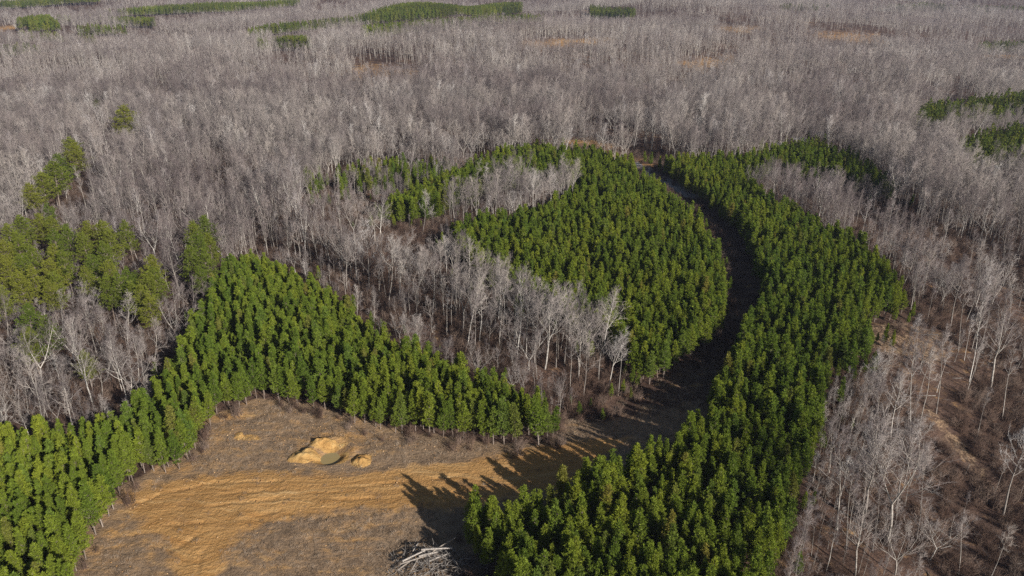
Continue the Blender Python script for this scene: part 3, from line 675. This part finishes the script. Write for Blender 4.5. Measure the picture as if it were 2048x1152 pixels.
# ---- bare hardwoods: hand-placed ones (base pixel, top pixel, shape)
HAND = [((1773, 1085), (1800, 850), 'fork', 'tall pale forked tree rising from the brown slope at lower right'),
        ((1980, 779), (2010, 615), 'fork', 'pale forked tree on the right slope with bare ground behind'), ((1938, 765), (1965, 560), 'thin', 'slender leaning white trunk at right, left of the pale forked tree'),
        ((1916, 703), (1936, 560), 'thin', 'thin white trunk below the long bare tan patch on the right'), ((1900, 658), (1920, 520), 'tall', 'grey tree just above the right end of the tan patch'),
        ((1726, 1054), (1755, 850), 'fork', 'curved pale forked trunk in the thicket right of the bottom stand'), ((1674, 1060), (1690, 870), 'tall', 'pale bowed tree nearest the right side of the bottom pine stand'),
        ((1792, 1023), (1815, 840), 'tall', 'pale tree behind the tall forked one on the lower right slope'), ((1832, 1085), (1852, 905), 'thin', 'slim white trunk between the pale thicket and the open brown slope'),
        ((1820, 860), (1832, 690), 'thin', 'slim trunk left of the tan streak at right'), ((1838, 856), (1864, 700), 'thin', 'leaning slim white trunk at the top of the tan streak'),
        ((1872, 827), (1892, 660), 'thin', 'slim white trunk just right of the tan streak'), ((2004, 837), (2030, 700), 'thin', 'leaning white trunk on the dark slope near the right border'),
        ((2006, 1030), (2046, 850), 'tall', 'lone leaning white tree at the right border above the brown slope'), ((1917, 1150), (1927, 1030), 'thin', 'short white trunk standing alone near the bottom right'),
        ((1692, 1099), (1706, 930), 'thin', 'thin pale trunk low in the thicket beside the bottom stand'), ((1745, 1100), (1760, 950), 'thin', 'thin pale trunk at the bottom of the lower right thicket'),
        ((1710, 1150), (1722, 1020), 'fork', 'small forked pale tree on the bottom border right of the pines'), ((1790, 1150), (1802, 1040), 'spread', 'small spreading pale tree low at right of the bottom stand'),
        ((1860, 1120), (1872, 1020), 'spread', 'low bushy grey tree on the lower right slope'), ((1655, 950), (1668, 830), 'thin', 'thin trunk hugging the right side of the bottom stand'),
        ((1750, 900), (1765, 760), 'tall', 'pale tree in the upper part of the lower right thicket'), ((1780, 880), (1795, 740), 'tall', 'pale tree at the upper right of the lower right thicket'),
        ((85, 792), (70, 640), 'fork', 'big cream forked tree at the far left above the plantation'), ((187, 822), (168, 680), 'fork', 'big cream forked tree with arched limbs, second from left above the plantation'),
        ((257, 800), (252, 685), 'spread', 'wide spreading grey tree above the left end of the plantation'), ((172, 665), (165, 572), 'spread', 'wide fan-shaped tree below the big pine grove'),
        ((345, 690), (350, 585), 'spread', 'spreading grey tree left of the plantation tip'), ((40, 830), (28, 690), 'tall', 'pale tree in the far left corner above the plantation'), ((305, 745), (318, 640), 'tall', 'grey tree beside the steep left edge of the plantation'),
        ((15, 720), (12, 600), 'spread', 'spreading grey tree on the left picture border'), ((120, 700), (125, 600), 'spread', 'grey tree beneath the rounded pines at far left'), ((215, 760), (220, 650), 'tall', 'grey tree right of the two cream forked trees'),
        ((255, 690), (262, 590), 'tall', 'grey tree below the right part of the grove'), ((385, 640), (388, 560), 'spread', 'pale bushy tree below the narrow pine column'), ((130, 825), (120, 720), 'thin', 'thin trunk between the two cream forked trees'),
        ((923, 672), (940, 530), 'fork', 'tall fan-crowned tree in the ravine left of the centre'), ((935, 695), (955, 545), 'tall', 'tall pale tree in the ravine, just right of the fan-crowned one'),
        ((1034, 713), (1036, 550), 'tall', 'tall straight pale tree in the middle of the ravine row'), ((1052, 718), (1058, 565), 'thin', 'slim straight trunk beside the tall pale tree in the ravine'),
        ((1069, 726), (1072, 590), 'tall', 'pale tree with drooping side limb in the ravine row'), ((1090, 738), (1110, 585), 'fork', 'cream forked tree with curling top against the pines'),
        ((1112, 735), (1118, 608), 'thin', 'slim pale trunk right of the cream forked tree'), ((1128, 740), (1134, 612), 'thin', 'second slim trunk right of the cream forked tree'),
        ((1156, 758), (1160, 633), 'fork', 'crooked pale tree near the right end of the ravine row'), ((1176, 748), (1182, 636), 'thin', 'thin pale trunk near the right end of the ravine row'),
        ((1197, 762), (1202, 645), 'tall', 'pale tree second from the right end of the ravine row'), ((1217, 772), (1240, 668), 'fork', 'curved tree leaning right at the right end of the ravine row'),
        ((999, 690), (1004, 560), 'tall', 'pale tree left of the tall straight one in the ravine'), ((798, 590), (806, 470), 'fork', 'forked pale tree in the upper left part of the ravine'),
        ((777, 610), (778, 480), 'tall', 'pale tree in the ravine below the small pine arm'), ((739, 578), (730, 450), 'tall', 'tall grey tree at the left end of the ravine opening'), ((694, 580), (690, 470), 'tall', 'tall grey tree above the slanting plantation edge'),
        ((835, 615), (838, 500), 'thin', 'slim trunk above the middle of the dark ravine'), ((865, 640), (870, 520), 'tall', 'grey tree over the darkest part of the ravine'), ((760, 480), (765, 380), 'tall', 'grey tree at the left tip of the centre plantation'),
        ((845, 470), (848, 385), 'tall', 'pale tree standing before the pine arm'), ((950, 450), (952, 365), 'spread', 'spreading pale tree at the left of the grove inside the centre plantation'),
        ((985, 450), (990, 352), 'fork', 'forked pale tree in the grove inside the centre plantation'), ((1050, 432), (1060, 345), 'spread', 'tallest spreading tree in the grove inside the centre plantation'), ((1100, 415), (1108, 350), 'tall', 'pale tree at the right end of the grove inside the plantation'),
        ((820, 372), (822, 305), 'tall', 'pale tree before the thin mixed pines behind the pine arm'), ((420, 385), (424, 300), 'spread', 'crowded grey tree at the head of the dark ravine'), ((475, 430), (478, 325), 'spread', 'big bushy grey tree over the head of the ravine'),
        ((1870, 320), (1886, 262), 'spread', 'spreading grey tree between the two far right pine stands'), ((1590, 300), (1592, 225), 'spread', 'round pale tree above the gravel road')]
kinds = {k: [i for i, q in enumerate(HW_KINDS) if q == k] for k in set(HW_KINDS)}
HB = []
for n_, ((bx, by), (tx, ty), kd, lb) in enumerate(HAND):
    X, Y = at(bx, by); z = float(hgt(X, Y)); h = 5.0
    for _ in range(60):
        a, b, c = project((X, Y, z + h)); h += 0.12 * (b[0] - ty) * c[0] / F_PX * 2
    h = float(np.clip(h, 7, 27)); HB.append((X, Y))
    a, b, c = project((X, Y, z + h)); lean = (tx - a[0]) * c[0] / F_PX / h
    fat = 1.0 if h > 14 else 1.1
    e = thing('bare_tree', HW[kinds[kd][n_ % len(kinds[kd])]], (X, Y, z), (rng.normal() * .02, float(np.clip(lean, -.2, .2)), 0), (h / 22 * fat, h / 22 * fat, h / 22))
    tag(e, lb, 'bare tree', 'bare deciduous trees')
HB = np.array(HB)

# ---- bare hardwoods: the rest of the woods
TIPX = at(505, 503, 9)[0]
CORR = [at(*p) for p in ((1235, 298), (1320, 310), (1450, 385), (1570, 450), (1575, 640), (1440, 660), (1430, 540), (1395, 470), (1290, 395))]
def front_of(polys, x, y, ds):            # True where one of the stands lies a little farther from the viewer side
    r = np.hypot(x, y); ux, uy = x / r, y / r; m_ = np.zeros(x.shape, bool)
    for q in polys:
        for d in ds: m_ |= inpoly(q, x + ux * d, y + uy * d)
    return m_
def od_(W):                                # distance from a strip on the open side of each tall pine
    best = np.full(len(W), 1e9)
    for k, (X, Y) in enumerate(OLDP):
        r = math.hypot(X, Y); ux, uy = X / r, Y / r; dx = W[:, 0] - X; dy = W[:, 1] - Y; al = -(dx * ux + dy * uy); la = np.abs(dx * uy - dy * ux)
        L = (62 if r > 300 else 26); best = np.minimum(best, np.where((al > -4) & (al < L), la, 99))
    return best
def woods(x0, x1, y0, y1, sp, jit):
    g = grid(x0, x1, y0, y1, sp, jit); x, y = g[:, 0], g[:, 1]
    ok = (np.abs(x) < 60 + .80 * y) & (np.hypot(x, y) > 70)
    g = g[ok]; x, y = g[:, 0], g[:, 1]; keep = np.ones(len(g), bool)
    for st in STANDS:
        s_ = sdist(st, x, y); keep &= (s_ < -1.5)
    for st in FAR: keep &= ~inpoly(st, x, y)
    keep &= ~inpoly(ST_J, x, y) | (rng.uniform(size=len(x)) < .6)
    keep &= sdist(CLEAR, x, y) < -1.0
    for k, t in enumerate(TANS): keep &= ~inpoly(t, x, y) | (rng.uniform(size=len(x)) < (.0 if k < 2 else .12))
    keep &= (linedist(GROAD, x, y) > 5) & ~inpoly(CORR, x, y)
    keep &= (y > 118) | (np.abs(x) > 70)
    dens = .22 + 1.0 * vnoise(x, y, 34, 31) + .7 * (vnoise(x, y, 150, 32) - .5)
    pxx, pyy, _ = project(np.stack([x, y, hgt(x, y)], 1))
    dens = np.where((vnoise(x + .3 * y, y * .6, 30, 35) > .80) & (y > 230) & (linedist(RAV, x, y) > 30), dens * .22, dens)
    open_r = (pxx > 1840) & (pyy > 740); dens = np.where(open_r, .13, dens); dens = np.where((pxx < 480) & (pyy > 560), 1.0, dens); dens = np.where((linedist(RAV, x, y) < 26) & (pxx > 540), dens + .6, dens); dens = np.where((pxx > 1600) & (pxx < 1800) & (pyy > 860), .95, dens)
    dens = np.where((pxx > 1740) & (pxx <= 1840) & (pyy > 740) & (pyy < 880), .35, dens)
    fm = front_of(FAR, x, y, (5, 25, 50, 80, 110)) & (y > 500); dens = np.where(fm, dens * .45, dens); dens = np.where(front_of(TANS[2:], x, y, (4, 12, 22, 34, 48, 65)), dens * .35, dens)
    dens = np.where(od_(g) < np.where(y > 300, 5.5, 0), dens * .15, dens)
    keep &= rng.uniform(size=len(x)) < dens
    return g[keep]
Wn = woods(-420, 460, 60, 420, 4.6, 2.0); Wm = woods(-900, 900, 420, 950, 6.6, 2.9); Wf = woods(-2300, 2300, 950, 2750, 9.0, 3.5)
allo = np.concatenate([OLDP, HB]); dmin = np.min(np.hypot(Wn[:, 0][:, None] - allo[:, 0], Wn[:, 1][:, None] - allo[:, 1]), 1); Wn = Wn[dmin > 3.4]
def pz(g): return np.stack([g[:, 0], g[:, 1], hgt(g[:, 0], g[:, 1])], 1)
ex = grid(20, 260, 70, 260, 2.5, 1.1); qx, qy, _ = project(pz(ex))
ex = ex[(qx > 1560) & (qx < 1835 - .0 * qy) & (qy > 770) & (sdist(ST_C, ex[:, 0], ex[:, 1]) < -.8) & (rng.uniform(size=len(ex)) < .75 * np.clip((1860 - qx) / 150, .15, 1))]
nEX = len(ex); Wn = np.concatenate([Wn, ex])
Wn3 = pz(Wn); hn = rng.uniform(10, 20, len(Wn)) * (1 + .22 * sstep(240, 330, Wn[:, 1])) * (.85 + .3 * vnoise(Wn[:, 0], Wn[:, 1], 45, 33))
pk_n = rng.choice(len(HW), len(Wn), p=np.array([.14, .14, .06, .10, .12, .12, .10, .09, .05, .08]))
hx, hy, hd = project(Wn3 + np.stack([0 * hn, 0 * hn, hn * .6], 1))
pxb, pyb, _ = project(Wn3)
hn = np.where((sdist(ST_A, Wn[:, 0], Wn[:, 1]) > -13) & (Wn[:, 0] > TIPX), rng.uniform(5, 11, len(hn)), hn)
hn = np.where(od_(Wn) < 4.5, rng.uniform(5, 10, len(hn)), hn)
hn = np.where(front_of([ST_D, ST_E, ST_C, ST_J], Wn[:, 0], Wn[:, 1], (5, 12, 20, 30, 42)), np.minimum(hn, rng.uniform(8, 12.5, len(hn))), hn)
isx = np.arange(len(Wn)) >= len(Wn) - nEX; hn = np.where(isx, rng.uniform(7, 15, len(hn)), hn); pk_n = np.where(isx, rng.choice([4, 7, 9], len(hn)), pk_n)
hn = np.where((pxb < 900) & front_of([ST_B], Wn[:, 0], Wn[:, 1], (4, 12, 22, 34, 46, 58)), np.minimum(hn, rng.uniform(5, 8, len(hn))), hn)
thick = (pxb > 1600) & (pyb > 700); hn = np.where(thick, hn * .72, hn); pk_n = np.where(thick & (rng.uniform(size=len(hn)) < .6), rng.choice([4, 7, 9], len(hn)), pk_n)
nv = (hx > 10) & (hx < 2038) & (hy > 5) & (hy < 1140); sc_ = np.where(nv, hd / hn, 1e9)
pick_o = np.argsort(sc_)[:300 - len(HAND)]; sm = np.zeros(len(Wn), bool); sm[pick_o] = True
AREAS = [('right', lambda x, y: x > 1600 and y > 860, 'thicket right of the bottom pine stand'), ('rs', lambda x, y: x > 1600, 'grey woods on the right of the curved pine stand'),
         ('la', lambda x, y: x < 480 and y > 640, 'woods just above the plantation at left'), ('lb', lambda x, y: x < 560, 'woods around the big pine grove at left'), ('rv', lambda x, y: True, 'ravine woods between the two plantations')]
adj = {'tall': 'tall grey', 'spread': 'spreading grey', 'fork': 'forked grey', 'thin': 'slender pale'}
for i in pick_o:
    kd = HW_KINDS[pk_n[i]]; s = hn[i] / 22
    e = thing('bare_tree', HW[pk_n[i]], Wn3[i], (rng.normal() * .04, rng.normal() * .04, rng.uniform(0, 6.28)), s)
    ar = next(a for a in AREAS if a[1](pxb[i], pyb[i]))
    tag(e, '%s leafless tree in the %s' % (adj[kd], ar[2]), 'bare tree', '%s leafless trees of the %s' % (adj[kd], ar[2]))
r_ = ~sm
W3 = np.concatenate([Wn3[r_], pz(Wm), pz(Wf)])
pk = np.concatenate([pk_n[r_], rng.choice([0, 1, 2, 3, 5, 6, 8], len(Wm)), len(HW) + rng.integers(0, len(HWL), len(Wf))])
pm = len(Wn3[r_]); half = (W3[:, 1] > 620) & (np.arange(len(W3)) >= pm); pk = np.where(half & (pk < len(HW)), len(HW) + rng.integers(0, len(HWL), len(pk)), pk)
hm_ = rng.uniform(.72, 1.18, len(Wm)); od2 = od_(Wm); hm_ = np.where(od2 < 6, hm_ * .45, hm_); tq = front_of(TANS[2:], Wm[:, 0], Wm[:, 1], (5, 20, 40)); hm_ = np.where(tq, hm_ * .6, hm_); hm_ = np.where(front_of([ST_D, ST_E, ST_J], Wm[:, 0], Wm[:, 1], (5, 15, 30, 45)), np.minimum(hm_, .55), hm_)
hf_ = rng.uniform(.6, .95, len(Wf)); fr = front_of(FAR, Wf[:, 0], Wf[:, 1], (5, 25, 50, 80, 110, 145)); hf_ = np.where(fr | front_of(TANS[2:], Wf[:, 0], Wf[:, 1], (5, 25, 50, 75)), hf_ * .52, hf_)
hm_ = np.where(front_of(FAR, Wm[:, 0], Wm[:, 1], (5, 25, 50, 80, 110)), hm_ * .55, hm_)
ss = np.concatenate([hn[r_] / 22, hm_, hf_]); ss3 = np.stack([ss, ss, ss], 1); ss3[W3[:, 1] > 950, :2] *= 1.3
scatter('bare_forest', HW + HWL, W3, pk, ss3, 'grey leafless forest covering the land all around the pine stands to the far distance', 'forest', .04)

# ---- undergrowth
g = grid(-330, 360, 70, 430, 2.5, 1.2); x, y = g[:, 0], g[:, 1]; k = (np.abs(x) < 40 + .78 * y)
for st in STANDS[:3]: k &= sdist(st, x, y) < 1.0
cs = sdist(CLEAR, x, y); k &= (cs < 0) | ((cs < 5) & (rng.uniform(size=len(x)) < .5)); k &= (np.abs(linedist(GROAD, x, y)) > 4); k &= vnoise(x, y, 11, 41) > .25
for t in TANS[:2]: k &= ~inpoly(t, x, y) | (rng.uniform(size=len(x)) < .12)
g = g[k]; scatter('undergrowth', BR, pz(g), rng.integers(0, 5, len(g)), rng.uniform(.5, 1.5, len(g)) * (1 + .7 * vnoise(g[:, 0], g[:, 1], 13, 44)), 'reddish brown leafless brush covering the ground under the bare trees', 'undergrowth', .1)
g = grid(-90, 60, 80, 200, 1.15, .6); x, y = g[:, 0], g[:, 1]
k = (sdist(CLEAR, x, y) > .5) & (sdist(ST_A, x, y) < 0) & (sdist(ST_C, x, y) < 0); tr = sdist(TRACK, x, y)
k &= rng.uniform(size=len(x)) < np.where(tr > 1.5, .05, np.where(tr > -1, .3, .8)) * (.4 + vnoise(x, y, 5, 51)); k &= np.hypot(x - PIT[0], y - PIT[1]) > 7
g = g[k]; scatter('dry_grass', GR, pz(g), rng.integers(0, 4, len(g)), rng.uniform(.5, 1.25, len(g)), 'short dry grass and weeds covering the clearing beside the orange track', 'grass', .15)
def clod(seed):
    rg = np.random.default_rng(seed); T = Tris(); V = []; 
    for i in range(4):
        for j in range(6):
            a = 1.047 * j; t = [0.02, .75, 1, .02][i]; V.append((math.cos(a) * t * rg.uniform(.7, 1.2), math.sin(a) * t * rg.uniform(.7, 1.2), [.75, .55, .0, -.3][i] * rg.uniform(.8, 1.2)))
    F = [f for i in range(3) for j in range(6) for f in ((i * 6 + j, (i + 1) * 6 + j, (i + 1) * 6 + (j + 1) % 6), (i * 6 + j, (i + 1) * 6 + (j + 1) % 6, i * 6 + (j + 1) % 6))]
    T.addv(V, F); return T, Tris()
M['clod'] = plant_mat('dry clay clods', [(0, (.26, .14, .06)), (.5, (.42, .25, .11)), (1, (.58, .40, .22))], 2, .2)
CLD = [pack('clod', clod(500 + i), M['clod'], M['clod']) for i in range(4)]
g = grid(-80, 50, 95, 175, .9, .45); x, y = g[:, 0], g[:, 1]; mpos = [at(612, 913), at(723, 922), at(648, 884), at(478, 872), at(690, 880), at(560, 880)]
dm_ = np.min([np.hypot((x - a) / 1.3, y - b) for a, b in mpos], 0); dr_ = np.min([linedist(q, x, y) for q in RUTS], 0)
k = (sdist(CLEAR, x, y) > .3) & (rng.uniform(size=len(x)) < .04 + .55 * np.exp(-(dm_ / 3.2) ** 2) + .16 * np.exp(-(dr_ / 1.6) ** 2) + .25 * np.exp(-((sdist(ST_A, x, y) + 4) / 2.2) ** 2)) & (np.hypot(x - PIT[0], y - PIT[1]) > 3.6)
g = g[k]; scatter('soil_clods', CLD, pz(g), rng.integers(0, 4, len(g)), rng.uniform(.05, .19, len(g)), 'loose orange clay clods strewn along the ruts and around the mounds', 'clods', .2)
g = grid(20, 300, 80, 330, 5.5, 2.5); x, y = g[:, 0], g[:, 1]; pxx, pyy, _ = project(pz(g)); k = (pxx > 1600) & (sdist(ST_C, x, y) < -1) & (rng.uniform(size=len(x)) < .6)
g1 = g[k]; g = grid(-70, 60, 130, 190, 2.2, 1); d_ = sdist(ST_A, g[:, 0], g[:, 1]); k = (d_ > -2.5) & (d_ < .5) & (sdist(CLEAR, g[:, 0], g[:, 1]) > -3); k &= rng.uniform(size=len(k)) < .5; nb_ = len(g1); g1 = np.concatenate([g1, g[k]])
scatter('fallen_branches', FL, pz(g1), rng.integers(0, 4, len(g1)), np.where(np.arange(len(g1)) < nb_, rng.uniform(.3, .85, len(g1)), rng.uniform(.15, .35, len(g1))), 'pale fallen branches and slash strewn over the right slope and along the pine edge', 'branches', .08)

# ------------------------------------------------------------------ clay mounds
def mound(px_, py_, rx, ry, h, label, seed):
    X, Y = at(px_, py_); z0 = float(hgt(X, Y)); V = []; F = []; nr, na = 12, 40
    for i in range(nr + 1):
        t = i / nr
        for j in range(na):
            a = 6.2832 * j / na; k_ = 1 + .14 * math.sin(2 * a + seed) + .08 * math.sin(5 * a + seed * 2)
            x = X + rx * t * k_ * math.cos(a); y = Y + ry * t * k_ * math.sin(a)
            zz = h * (1 - t * t) ** 1.3 * (1 + .8 * (float(vnoise(x, y, .9, seed)) - .5)) + .16 * (float(vnoise(x, y, .45, seed)) - .5); gz = float(hgt(x, y)); V.append((x, y, gz + zz + .02 - (.25 if i == nr else 0)))
    for i in range(nr):
        for j in range(na): F.append((i * na + j, (i + 1) * na + j, (i + 1) * na + (j + 1) % na, i * na + (j + 1) % na))
    n_ = len(V); me = mesh_from('clay mound', V, F, [M['ground']], dict(grass=[0.] * n_, dirt=[0.] * n_, tan=[0.] * n_, pale=[1.] * n_, gravel=[0.] * n_), smooth=True)
    o = bpy.data.objects.new('clay_mound', me); COL.objects.link(o); tag(o, label, 'clay mound', 'clay mounds by the puddle')
mound(608, 913, 3.3, 2.8, .95, 'pale yellow clay mound on the left side of the muddy puddle', 1)
mound(723, 922, 2.0, 2.7, 1.0, 'smaller pale clay mound to the right of the muddy puddle', 2)
mound(648, 884, 3.0, 1.5, .8, 'orange clay heap behind the muddy puddle', 3)
mound(478, 872, 1.3, 1.4, .55, 'small yellow clay heap left of the puddle below the pine edge', 4)

# ------------------------------------------------------------------ log pile
lx, ly = at(850, 1118); lz = float(hgt(lx, ly))
wm2, wn2, wl2, wp2 = mat('cut wood end', .9); wp2.inputs['Base Color'].default_value = (.52, .40, .27, 1)
wz = wn2.new('ShaderNodeTexNoise'); wz.inputs['Scale'].default_value = 9; wr = ramp(wn2, [(.3, (.36, .27, .18)), (.7, (.62, .5, .36))]); wl2.new(wz.outputs[0], wr.inputs[0]); wl2.new(wr.outputs[0], wp2.inputs['Base Color'])
LOGS = [((805, 1122), (850, 1103), 2.4, .20, 'thick grey log with a pale cut end jutting left near the top of the pile'), ((843, 1099), (905, 1098), 3.3, .21, 'light straight log lying level across the top of the pile'),
        ((800, 1128), (865, 1110), 2.1, .16, 'long grey log under the thick jutting one, left side of the pile'), ((865, 1103), (902, 1082), 3.1, .15, 'tilted grey log pointing up right at the back of the pile'),
        ((880, 1098), (912, 1076), 2.7, .10, 'thinnest pole sticking out to the upper right of the pile'), ((838, 1112), (875, 1106), 2.6, .22, 'short thick log under the level top log'),
        ((858, 1122), (900, 1108), 1.8, .15, 'grey log half hidden in the right middle of the pile'), ((795, 1140), (830, 1118), 1.2, .17, 'stubby log at the lower left foot of the pile'),
        ((822, 1142), (838, 1116), 1.7, .16, 'steep short log on the left front of the pile'), ((836, 1086), (826, 1104), 2.0, .12, 'thin upright snag at the upper left of the pile'),
        ((848, 1150), (880, 1128), 1.4, .14, 'grey log at the front of the pile near the bottom border'), ((870, 1145), (915, 1135), 1.0, .13, 'low grey log at the lower right of the pile')]
for (a_, b_, zz, r0, lb) in LOGS:
    A = np.array([*flat(*a_, zz), lz + zz - .1]); B = np.array([*flat(*b_, zz), lz + zz + .15]); L = np.linalg.norm(B - A)
    T = Tris(); pth = np.array([A + (B - A) * t + np.array([0, 0, .06 * math.sin(3 * t)]) for t in np.linspace(0, 1, 6)]) - A
    r0 *= .85; rad = np.linspace(r0, r0 * .75, 6); T.tube(pth, rad, 10); V, F = T.arr()
    e = bpy.data.objects.new('log', mesh_from('log', V, F, [M['log']], smooth=True)); e.location = A; COL.objects.link(e)
    for o0, pc in ((0, pth[0]), (50, pth[-1])):
        c = bpy.data.objects.new('cut_end', mesh_from('cut end', [V[o0 + k] for k in range(10)] + [pc], [(10, (k + 1) % 10, k) for k in range(10)], [wm2])); COL.objects.link(c); c.parent = e
    tag(e, lb, 'log', 'logs of the cut wood pile')
T = Tris(); rg = np.random.default_rng(77); A = []; B = []; Rr = []
for k in range(520):
    a = rg.uniform(0, 6.28); q = rg.uniform() ** .6; x = lx + math.cos(a) * q * 8.5 + 2; y = ly - 2.2 + math.sin(a) * q * 5; top = 2.6 * (1 - q) + .25
    z = lz + rg.uniform(0, top); L = rg.uniform(.8, 3.0); d = unit((rg.normal(), rg.normal(), abs(rg.normal()) * .45)); P = pathway((x, y, z), d, L, 3, -.08, .22, rg)
    r = rg.uniform(.025, .095); T.tube(P, [r, r * .85, r * .6, r * .25], 4)
V, F = T.arr(); o = bpy.data.objects.new('branch_heap', mesh_from('branch heap', V, F, [M['deadwood']])); COL.objects.link(o)
tag(o, 'tangle of grey limbs and roots heaped below and around the cut logs', 'branch heap', kind='stuff')

# ------------------------------------------------------------------ haze
hm = bpy.data.materials.new('haze air'); hm.use_nodes = True; n = hm.node_tree.nodes; n.remove(n['Principled BSDF'])
pv = n.new('ShaderNodeVolumePrincipled'); pv.inputs['Color'].default_value = (.66, .72, 1.0, 1); pv.inputs['Density'].default_value = .00007; pv.inputs['Anisotropy'].default_value = .1
hm.node_tree.links.new(pv.outputs[0], n['Material Output'].inputs['Volume'])
zlo, zhi = float(ZZ.min()) - 1, CAM_H + 12
v = [(sx * 4300, sy, z) for z in (zlo, zhi) for sx, sy in ((-1, -600), (1, -600), (1, 5900), (-1, 5900))]
me = bpy.data.meshes.new('haze'); me.from_pydata(v, [], [(3, 2, 1, 0), (4, 5, 6, 7), (0, 1, 5, 4), (1, 2, 6, 5), (2, 3, 7, 6), (3, 0, 4, 7)]); me.materials.append(hm)
o = bpy.data.objects.new('haze', me); COL.objects.link(o); tag(o, 'thin bluish haze over the far woods', 'haze', kind='stuff')
